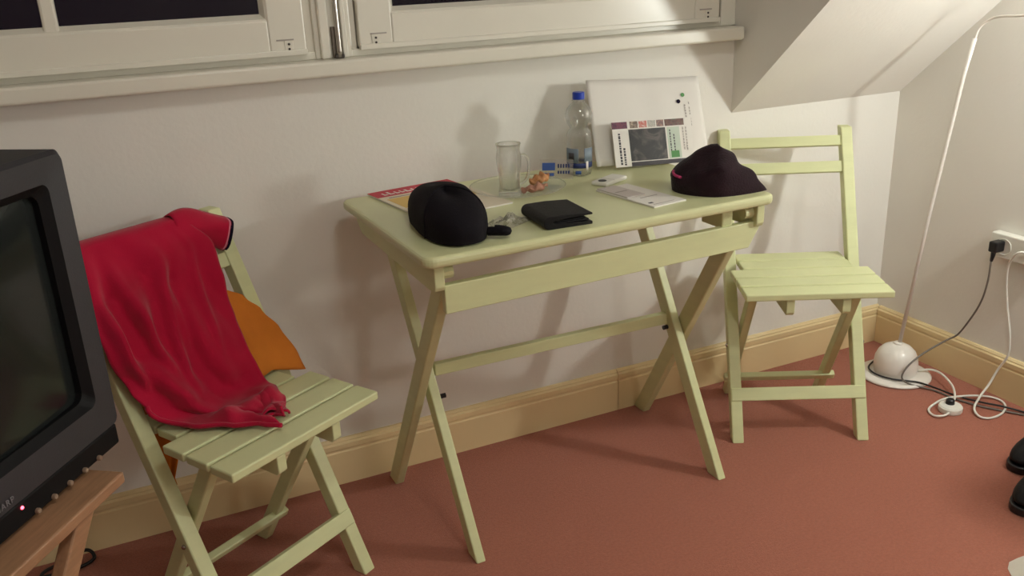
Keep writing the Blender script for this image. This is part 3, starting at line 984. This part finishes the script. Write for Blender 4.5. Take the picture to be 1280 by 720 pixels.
# bottle
def make_bottle():
    t = thing('water_bottle', 'clear plastic water bottle with blue cap and blue label', 'bottle', (0.246, -0.154, TT))
    prof = [(0, 0.004), (0.020, 0.0), (0.027, 0.002), (0.0295, 0.010), (0.0295, 0.066), (0.0285, 0.072), (0.0295, 0.078), (0.0285, 0.088), (0.0295, 0.092), (0.028, 0.100), (0.0215, 0.108), (0.0215, 0.112),
            (0.027, 0.120), (0.0315, 0.132), (0.0315, 0.142), (0.027, 0.156), (0.018, 0.166), (0.0125, 0.171), (0.0125, 0.182), (0, 0.182)]
    bo = obj('body', lathe(prof, 40), PET, t, smooth=True)
    solid(bo, 0.0008, -1.0)
    def band(z0, z1, a0, a1, m, name, r=0.0301):
        n = 20
        o = obj(name, grid_bm(lambda a, c: (r * math.cos(a0 + (a1 - a0) * a), r * math.sin(a0 + (a1 - a0) * a), z0 + (z1 - z0) * c), n, 1), m, t, smooth=True)
        solid(o, 0.0003)
        return o
    band(0.020, 0.032, 0, 2 * PI, LABELBLUE, 'label_stripe')
    band(0.033, 0.066, 2.9, 4.15, LABELPALE, 'label')
    band(0.033, 0.066, 4.6, 5.7, LABELPALE, 'label')
    band(0.040, 0.056, 3.3, 3.8, INK, 'label_mark', 0.0306)
    band(0.016, 0.036, 4.75, 4.95, WHITEP, 'label_flash', 0.0307)
    band(0.006, 0.014, 3.9, 4.35, BLUEPRINT, 'label_mark', 0.0303)
    obj('neck_ring', lathe([(0.0125, 0.171), (0.0155, 0.172), (0.0155, 0.174), (0.0125, 0.175)], 24), PET, t, smooth=True)
    cp = [(0, 0.192), (0.0125, 0.192), (0.0138, 0.190), (0.0140, 0.176), (0.0128, 0.1755)]
    obj('cap', lathe(cp, 30), BLUE, t)
make_bottle()

# A4 sheet folder leaning on the wall
FB = Vector((0.298, -0.146, TT + 0.010))
FAX = Vector((0.293, -0.036, -0.012)).normalized()
FAY = Vector((0.028, 0.082, 0.192)).normalized()
def make_folder():
    M = plane_frame(FB, FAX, FAY)
    t = thing('paper_folder', 'large white paper folder leaning on the wall behind the bottle', 'folder')
    at(M, t)
    def f(a, c):
        x, y = 0.302 * a, 0.210 * c
        return (x, y, 0.0015 * math.sin(a * 9) + 0.001 * math.sin(a * 21 + 1) * c + 0.0012 * noise.noise(Vector((x * 20, y * 9, 0))))
    o = obj('cover', grid_bm(f, 30, 12), WHITEP, t, smooth=True)
    solid(o, 0.0015)
    obj('back_sheet', box(0.004, 0.300, 0.0, 0.209, -0.0052, -0.0032), WHITEP, t)
    for x, y, r, m in ((0.238, 0.148, 0.0052, NAVY), (0.252, 0.164, 0.0050, GREENINK)):
        obj('logo_dot', lathe([(0, 0), (r, 0), (r, 0.0008), (0, 0.0008)], 14), m, t, (x, y, 0.0022))
    random.seed(2)
    y = 0.140
    while y > 0.07:
        h = random.uniform(0.003, 0.006)
        flat('lettering', M, t, 0.252, 0.2555, y - h, y, PALEINK, 0.0024)
        if random.random() > 0.3:
            flat('lettering', M, t, 0.264, 0.2665, y - h + 0.006, y + 0.006, PALEINK, 0.0024)
        y -= h + 0.002
make_folder()

# brochure standing in front of the folder
def make_brochure():
    ax = Vector((0.207, -0.022, -0.007)).normalized()
    ay = Vector((0.0, 0.034, 0.099)).normalized()
    M = plane_frame((0.334, -0.174, TT + 0.0075), ax, ay)
    t = thing('brochure', 'long printed brochure with a dark photo leaning on the white folder', 'brochure')
    at(M, t)
    W, H_ = 0.213, 0.108
    obj('paper', box(0, W, 0, H_, -0.001, 0.001), WHITEP, t)
    cols = [((0.0, 0.040), [lin(70, 30, 60), lin(120, 60, 80), lin(60, 40, 50)]), ((0.047, 0.068), [lin(190, 170, 150), lin(90, 70, 60), lin(220, 200, 190)]), ((0.071, 0.092), [lin(220, 210, 200), lin(190, 80, 70), lin(230, 220, 210)]),
            ((0.095, 0.115), [lin(90, 110, 110), lin(200, 190, 180), lin(60, 80, 80)]), ((0.118, 0.137), [lin(200, 160, 140), lin(110, 80, 80), lin(190, 180, 170)]), ((0.140, 0.192), [lin(46, 36, 34), lin(110, 70, 60), lin(60, 80, 60)])]
    for i, ((a, b), c) in enumerate(cols):
        flat('strip_photo', M, t, a, b, H_ - 0.017, H_ - 0.001, photo_mat('strip%d' % i, c, 90.0), 0.001)
    flat('main_photo', M, t, 0.042, 0.140, 0.012, 0.088, photo_mat('mainphoto', [lin(20, 18, 17), lin(34, 31, 30), lin(84, 76, 72), lin(28, 25, 25)], 22.0), 0.001)
    flat('dark_edge', M, t, 0.042, 0.196, 0.0, 0.010, INK, 0.001)
    flat('side_panel', M, t, 0.144, 0.178, 0.012, 0.088, SAGEINK, 0.001)
    random.seed(8)
    for x0 in (0.014, 0.024):
        y = 0.080 if x0 < 0.02 else 0.045
        while y > 0.006:
            h = random.uniform(0.003, 0.008)
            flat('lettering', M, t, x0, x0 + 0.005, y - h, y, INK, 0.001)
            y -= h + 0.0016
    for x0, y0 in ((0.150, 0.082), (0.160, 0.070), (0.186, 0.086), (0.194, 0.086)):
        y = y0
        while y > 0.03:
            h = random.uniform(0.003, 0.007)
            flat('lettering', M, t, x0, x0 + 0.003, y - h, y, INK if x0 < .18 else PALEINK, 0.0013)
            y -= h + 0.002
    flat('green_mark', M, t, 0.150, 0.172, 0.014, 0.030, GREENINK, 0.0014)
make_brochure()

# white gadget
def make_gadget():
    a = Vector((0.222, -0.283, TT))
    ax = Vector((0.080, 0.040, 0)).normalized()
    M = plane_frame(a, ax, (-ax.y, ax.x, 0))
    t = thing('usb_stick', 'small white plastic stick with black dot beside the notepaper', 'gadget')
    at(M, t)
    obj('shell', box(0, 0.088, -0.022, 0.020, 0.0, 0.010, 0.004, 3), WHITEPL, t)
    obj('black_dot', lathe([(0, 0), (0.010, 0), (0.009, 0.0012), (0, 0.0014)], 18), BLACKPL, t, (0.015, -0.001, 0.0098))
    obj('groove', box(0.036, 0.037, -0.019, 0.017, 0.0097, 0.0102), PALEINK, t)
make_gadget()

# notepaper
def make_notes():
    a = Vector((0.222, -0.506, TT))
    ax = Vector((0.095, 0.014, 0)).normalized()
    M = plane_frame(a, ax, (-ax.y, ax.x, 0))
    t = thing('notepad', 'white notepad with printed lines lying beside the dark hat', 'notepad')
    at(M, t)
    obj('sheets', box(0, 0.088, 0, 0.188, 0, 0.0035, 0.0006, 1), WHITEP, t)
    obj('folded_sheet', box(0.002, 0.05, 0.085, 0.187, 0.0036, 0.0062, 0.0006, 1), mat('grey_paper', lin(206, 196, 190), 0.7), t)
    flat('printed_line', M, t, 0.010, 0.066, 0.012, 0.014, PALEINK, 0.0035)
    flat('printed_line', M, t, 0.010, 0.020, 0.024, 0.030, INK, 0.0035)
    flat('printed_line', M, t, 0.024, 0.07, 0.068, 0.071, PALEINK, 0.0035)
    flat('printed_line', M, t, 0.008, 0.04, 0.13, 0.134, PALEINK, 0.0062)
make_notes()

# crumpled cellophane by the pouch
def make_cello():
    def f(a, c):
        x, y = (a - 0.5) * 0.085, (c - 0.5) * 0.060
        z = 0.010 + 0.016 * noise.noise(Vector((x * 60, y * 60, 2.0))) + 0.010 * noise.noise(Vector((x * 120, y * 120, 5.0)))
        k = 1 - max(abs(2 * a - 1), abs(2 * c - 1)) ** 2
        return (x, y, max(0.0005, z * k + 0.001))
    o = obj('cellophane_wrapper', grid_bm(f, 22, 18), CELLO, None, (-0.072, -0.440, TT), (0, 0, 0.5))
    tag(o, 'crumpled clear cellophane wrapper between the pouch and the wallet', 'wrapper')
    solid(o, 0.0004)
make_cello()

# dark woollen hat
def make_hat():
    c = Vector((0.418, -0.445, TT))
    rz = math.atan2(-0.60, 0.80)          # long axis towards the front right
    t = thing('woollen_hat', 'crumpled dark brown woollen hat on the right end of the table', 'hat', c, rz)
    def sh(a, c_):
        th = 2 * PI * a
        ct, st_ = math.cos(th), math.sin(th)
        rx = (0.108 if ct > 0 else 0.092) * ct
        ry = 0.072 * st_ * (1 - 0.55 * max(0, ct) ** 1.5)
        h = c_
        k = (1 - h ** 1.7) ** 0.62
        sx = 0.004 * h
        z = 0.100 * h ** 0.85
        if ct > 0:
            k2 = k * (1 - ct ** 0.45) + (1 - h) ** 0.95 * ct ** 0.45
        else:
            k2 = k * (1 + 0.12 * math.sin(PI * min(1, h * 1.5)))
        x = rx * k2 + sx
        y = ry * k * (1.0 + 0.10 * math.sin(PI * h))
        n = 0.012 * noise.noise(Vector((x * 22, y * 22, z * 26 + 4))) * min(1, 4 * h + .1)
        crease = -0.012 * math.exp(-((z - 0.055 - 0.25 * x) / 0.012) ** 2) * max(0, -st_)
        return Vector((x + n, y + n - crease * (1 if st_ < 0 else 0) * -1, max(0.0, z + 0.3 * n)))
    bm = grid_bm(sh, 56, 26)
    bmesh.ops.remove_doubles(bm, verts=bm.verts, dist=0.0005)
    bmesh.ops.recalc_face_normals(bm, faces=bm.faces)
    obj('crown', bm, BROWNF, t, smooth=True)
    pts = [sh(0.53 + 0.016 * i, 0.36 - 0.012 * i) + Vector((-0.001, -0.002, 0.001)) for i in range(6)]
    obj('pink_badge', tube(pts, 0.0030, 6), mat('pink_badge', lin(190, 60, 110), 0.7), t, smooth=True)
make_hat()

# ================================================================== RIGHT SIDE: SOCKET, CORDS, SHOES
def make_socket():
    t = thing('wall_socket', 'white double wall socket above the baseboard on the right wall', 'socket', (XR, -0.474, 0.436))
    obj('housing', box(-0.030, 0, -0.085, 0.085, -0.034, 0.034, 0.004, 3), WHITEPL, t)
    for y in (0.042, -0.042):
        obj('outlet', lathe([(0.020, 0.0), (0.022, 0.002), (0.022, 0.0), (0.019, -0.012), (0, -0.012)], 24), WHITEPL, t, (-0.0302, y, 0), (0, -PI / 2, 0))
make_socket()
p = thing('power_plug', 'black plug with grey cord in the white wall socket', 'plug', (XR - 0.031, -0.424, 0.440))
obj('plug_body', box(-0.036, 0.0, -0.012, 0.012, -0.016, 0.014, 0.004, 2), BLACKPL, p)
obj('strain_relief', tube([(-0.026, 0, -0.012), (-0.028, 0.0, -0.028), (-0.030, 0.001, -0.042)], 0.005, 8, radii=[0.007, 0.0055, 0.004]), BLACKPL, p, smooth=True)
cord = [(1.366, -0.423, 0.396), (1.370, -0.419, 0.335), (1.378, -0.398, 0.258), (1.385, -0.345, 0.156), (1.375, -0.317, 0.125), (1.335, -0.305, 0.105), (1.276, -0.304, 0.086), (1.236, -0.302, 0.060), (1.222, -0.302, 0.034),
        (1.232, -0.312, 0.018), (1.258, -0.328, 0.007), (1.284, -0.369, 0.004), (1.292, -0.433, 0.004), (1.312, -0.492, 0.004), (1.34, -0.54, 0.004), (1.372, -0.590, 0.004), (1.398, -0.650, 0.004)]
q = obj('plug_cord', tube([Vector(c) - p.location for c in spline(cord, 7)], 0.0027, 8), GREYCORD, p, smooth=True)
p2 = obj('black_cord', tube(spline([(1.385, -0.13, 0.006), (1.33, -0.125, 0.010), (1.275, -0.150, 0.015), (1.220, -0.180, 0.016), (1.203, -0.225, 0.016), (1.216, -0.272, 0.0165), (1.244, -0.300, 0.016), (1.270, -0.324, 0.014), (1.288, -0.368, 0.0105), (1.298, -0.430, 0.0105), (1.322, -0.485, 0.0105), (1.352, -0.530, 0.010), (1.386, -0.580, 0.004), (1.404, -0.640, 0.004)], 7), 0.0027, 8), BLACKPL, smooth=True)
tag(p2, 'thin black cord running round the lamp base along the carpet', 'cord')

sw = thing('dimmer_switch', 'white round foot switch with black button on the carpet by the lamp', 'switch', (1.226, -0.470, 0))
obj('switch_body', lathe([(0, 0), (0.029, 0), (0.031, 0.004), (0.031, 0.015), (0.028, 0.019), (0, 0.020)], 32), WHITEPL, sw, smooth=False)
obj('button', lathe([(0, 0.018), (0.012, 0.018), (0.011, 0.031), (0.008, 0.034), (0, 0.034)], 20), BLACKPL, sw, (0.004, 0.006, 0))
WC = 0.0032
w1 = [(1.330, -0.265, 0.014), (1.352, -0.290, 0.022), (1.350, -0.330, 0.026), (1.322, -0.392, 0.022), (1.285, -0.434, 0.016), (1.258, -0.452, 0.011)]
obj('lamp_cord', tube([Vector(c) - sw.location for c in spline(w1, 8)], WC, 8), WHITEPL, sw, smooth=True)
w2 = [(1.200, -0.488, 0.009), (1.176, -0.490, 0.008), (1.160, -0.474, 0.005), (1.172, -0.446, 0.004), (1.204, -0.429, 0.004), (1.259, -0.428, 0.012), (1.325, -0.452, 0.014), (1.378, -0.472, 0.006), (1.388, -0.503, 0.004), (1.365, -0.533, 0.004),
      (1.322, -0.553, 0.004), (1.276, -0.554, 0.004), (1.260, -0.535, 0.005), (1.280, -0.502, 0.010), (1.330, -0.478, 0.022), (1.372, -0.470, 0.048), (1.392, -0.474, 0.088), (1.398, -0.492, 0.137), (1.400, -0.488, 0.193), (1.399, -0.466, 0.280), (1.392, -0.458, 0.350), (1.380, -0.466, 0.400), (1.372, -0.492, 0.440), (1.392, -0.512, 0.440)]
obj('mains_cord', tube([Vector(c) - sw.location for c in spline(w2, 8)], WC, 8), WHITEPL, sw, smooth=True)

def make_shoe(label, loc, rz):
    t = thing('shoe', label, 'shoe', loc, rz, 'pair of black shoes')
    # toe towards -x; rings along the shoe
    secs = [(-0.135, 0.004, 0.020, 0.012), (-0.128, 0.022, 0.040, 0.0), (-0.105, 0.038, 0.055, 0.0), (-0.06, 0.046, 0.066, 0.0), (-0.01, 0.044, 0.078, 0.0), (0.04, 0.038, 0.095, 0.0), (0.09, 0.036, 0.100, 0.0), (0.125, 0.030, 0.098, 0.0), (0.138, 0.012, 0.090, 0.01)]
    bm = bmesh.new()
    n = 16
    rings = []
    for x, hw, h, zb in secs:
        ring_ = []
        for i in range(n):
            a = 2 * PI * i / n
            y = hw * (abs(math.cos(a)) ** 0.7) * (1 if math.cos(a) >= 0 else -1) * (1 if math.sin(a) < 0 else 0.92)
            z = 0.018 + zb + (h - 0.018) * (0.5 + 0.5 * math.sin(a))
            ring_.append(bm.verts.new((x, y, z)))
        rings.append(ring_)
    for a, b in zip(rings, rings[1:]):
        for i in range(n):
            j = (i + 1) % n
            bm.faces.new((a[i], a[j], b[j], b[i]))
    bm.faces.new(rings[0][::-1])
    bm.faces.new(rings[-1])
    bmesh.ops.recalc_face_normals(bm, faces=bm.faces)
    o = obj('upper', bm, BLACKL, t, smooth=True)
    md = o.modifiers.new('s', 'SUBSURF')
    md.levels = md.render_levels = 1
    prof = []
    for i in range(28):
        a = 2 * PI * i / 28
        x = 0.138 * math.cos(a)
        wd = 0.049 if x < 0 else 0.040
        prof.append((x - 0.002, wd * (abs(math.sin(a)) ** 0.75) * (1 if math.sin(a) >= 0 else -1)))
    obj('sole', prism(prof, 'z', 0.0, 0.020, 0.004), BLACKPL, t)
    for i in range(4):
        x = -0.03 + 0.022 * i
        obj('lace', tube(spline([(x, -0.026, 0.060 + 0.012 * i), (x + 0.004, -0.010, 0.074 + 0.010 * i), (x + 0.010, 0.010, 0.074 + 0.010 * i), (x + 0.014, 0.026, 0.062 + 0.012 * i)], 4), 0.003, 6), BLACKPL, t, smooth=True)
make_shoe('nearer black shoe on the carpet at the right', (1.088, -0.865, 0), 0.12)
make_shoe('farther black shoe on the carpet at the right', (1.235, -0.752, 0), 0.06)

# white cloth at the bottom right
def make_cloth():
    def f(a, c):
        r = c
        th = 2 * PI * a
        k = 1 + 0.10 * math.sin(3 * th + 1) + 0.06 * math.sin(7 * th)
        x, y = 0.15 * r * k * math.cos(th), 0.12 * r * k * math.sin(th)
        z = 0.060 * (1 - r ** 2.4) + 0.016 * noise.noise(Vector((x * 25, y * 25, 1))) * (1 - r)
        return (x, y, max(0.001, z))
    bm = grid_bm(f, 40, 14)
    bmesh.ops.remove_doubles(bm, verts=bm.verts, dist=0.0004)
    bmesh.ops.recalc_face_normals(bm, faces=bm.faces)
    o = obj('white_cloth', bm, mat('white_cotton', lin(226, 220, 206), 0.9, 0.03, 20.0, 0.3, 300.0), None, (0.868, -1.108, 0), smooth=True)
    tag(o, 'white crumpled cloth on the carpet at the bottom right corner', 'cloth')
make_cloth()

# unseen bag, added beside the shoes to throw shade on the carpet
def make_bag():
    t = thing('unseen_bag', 'dark grey soft bag added out of view to shade the carpet by the black shoes', 'bag', (1.222, -0.966, 0), 0.0)
    BAGM = mat('bag_nylon', lin(52, 50, 56), 0.8, 0.08, 20.0, 0.3, 200.0)
    def f(a, c):
        th = 2 * PI * a
        ct, st_ = math.cos(th), math.sin(th)
        e = 0.55
        k = (1 - c ** 8 * 0.25) * (0.95 + 0.05 * math.sin(PI * c))
        x = 0.108 * (abs(ct) ** e) * (1 if ct >= 0 else -1) * k
        y = 0.072 * (abs(st_) ** e) * (1 if st_ >= 0 else -1) * k
        n = 0.004 * noise.noise(Vector((x * 14, y * 14, c * 6)))
        return (x + n, y + n, 0.66 * c)
    bm = grid_bm(f, 40, 20)
    bmesh.ops.remove_doubles(bm, verts=bm.verts, dist=0.0003)
    bmesh.ops.holes_fill(bm, edges=[e for e in bm.edges if e.is_boundary])
    bmesh.ops.recalc_face_normals(bm, faces=bm.faces)
    obj('body', bm, BAGM, t, smooth=True)
    obj('carry_handle', tube(spline([(-0.04, 0, 0.65), (-0.035, 0, 0.685), (0, 0, 0.698), (0.035, 0, 0.685), (0.04, 0, 0.65)], 5), 0.008, 8), BLACKF, t, smooth=True)
    obj('front_pocket', box(-0.075, 0.075, -0.088, -0.066, 0.08, 0.30, 0.008, 3), BAGM, t)
make_bag()
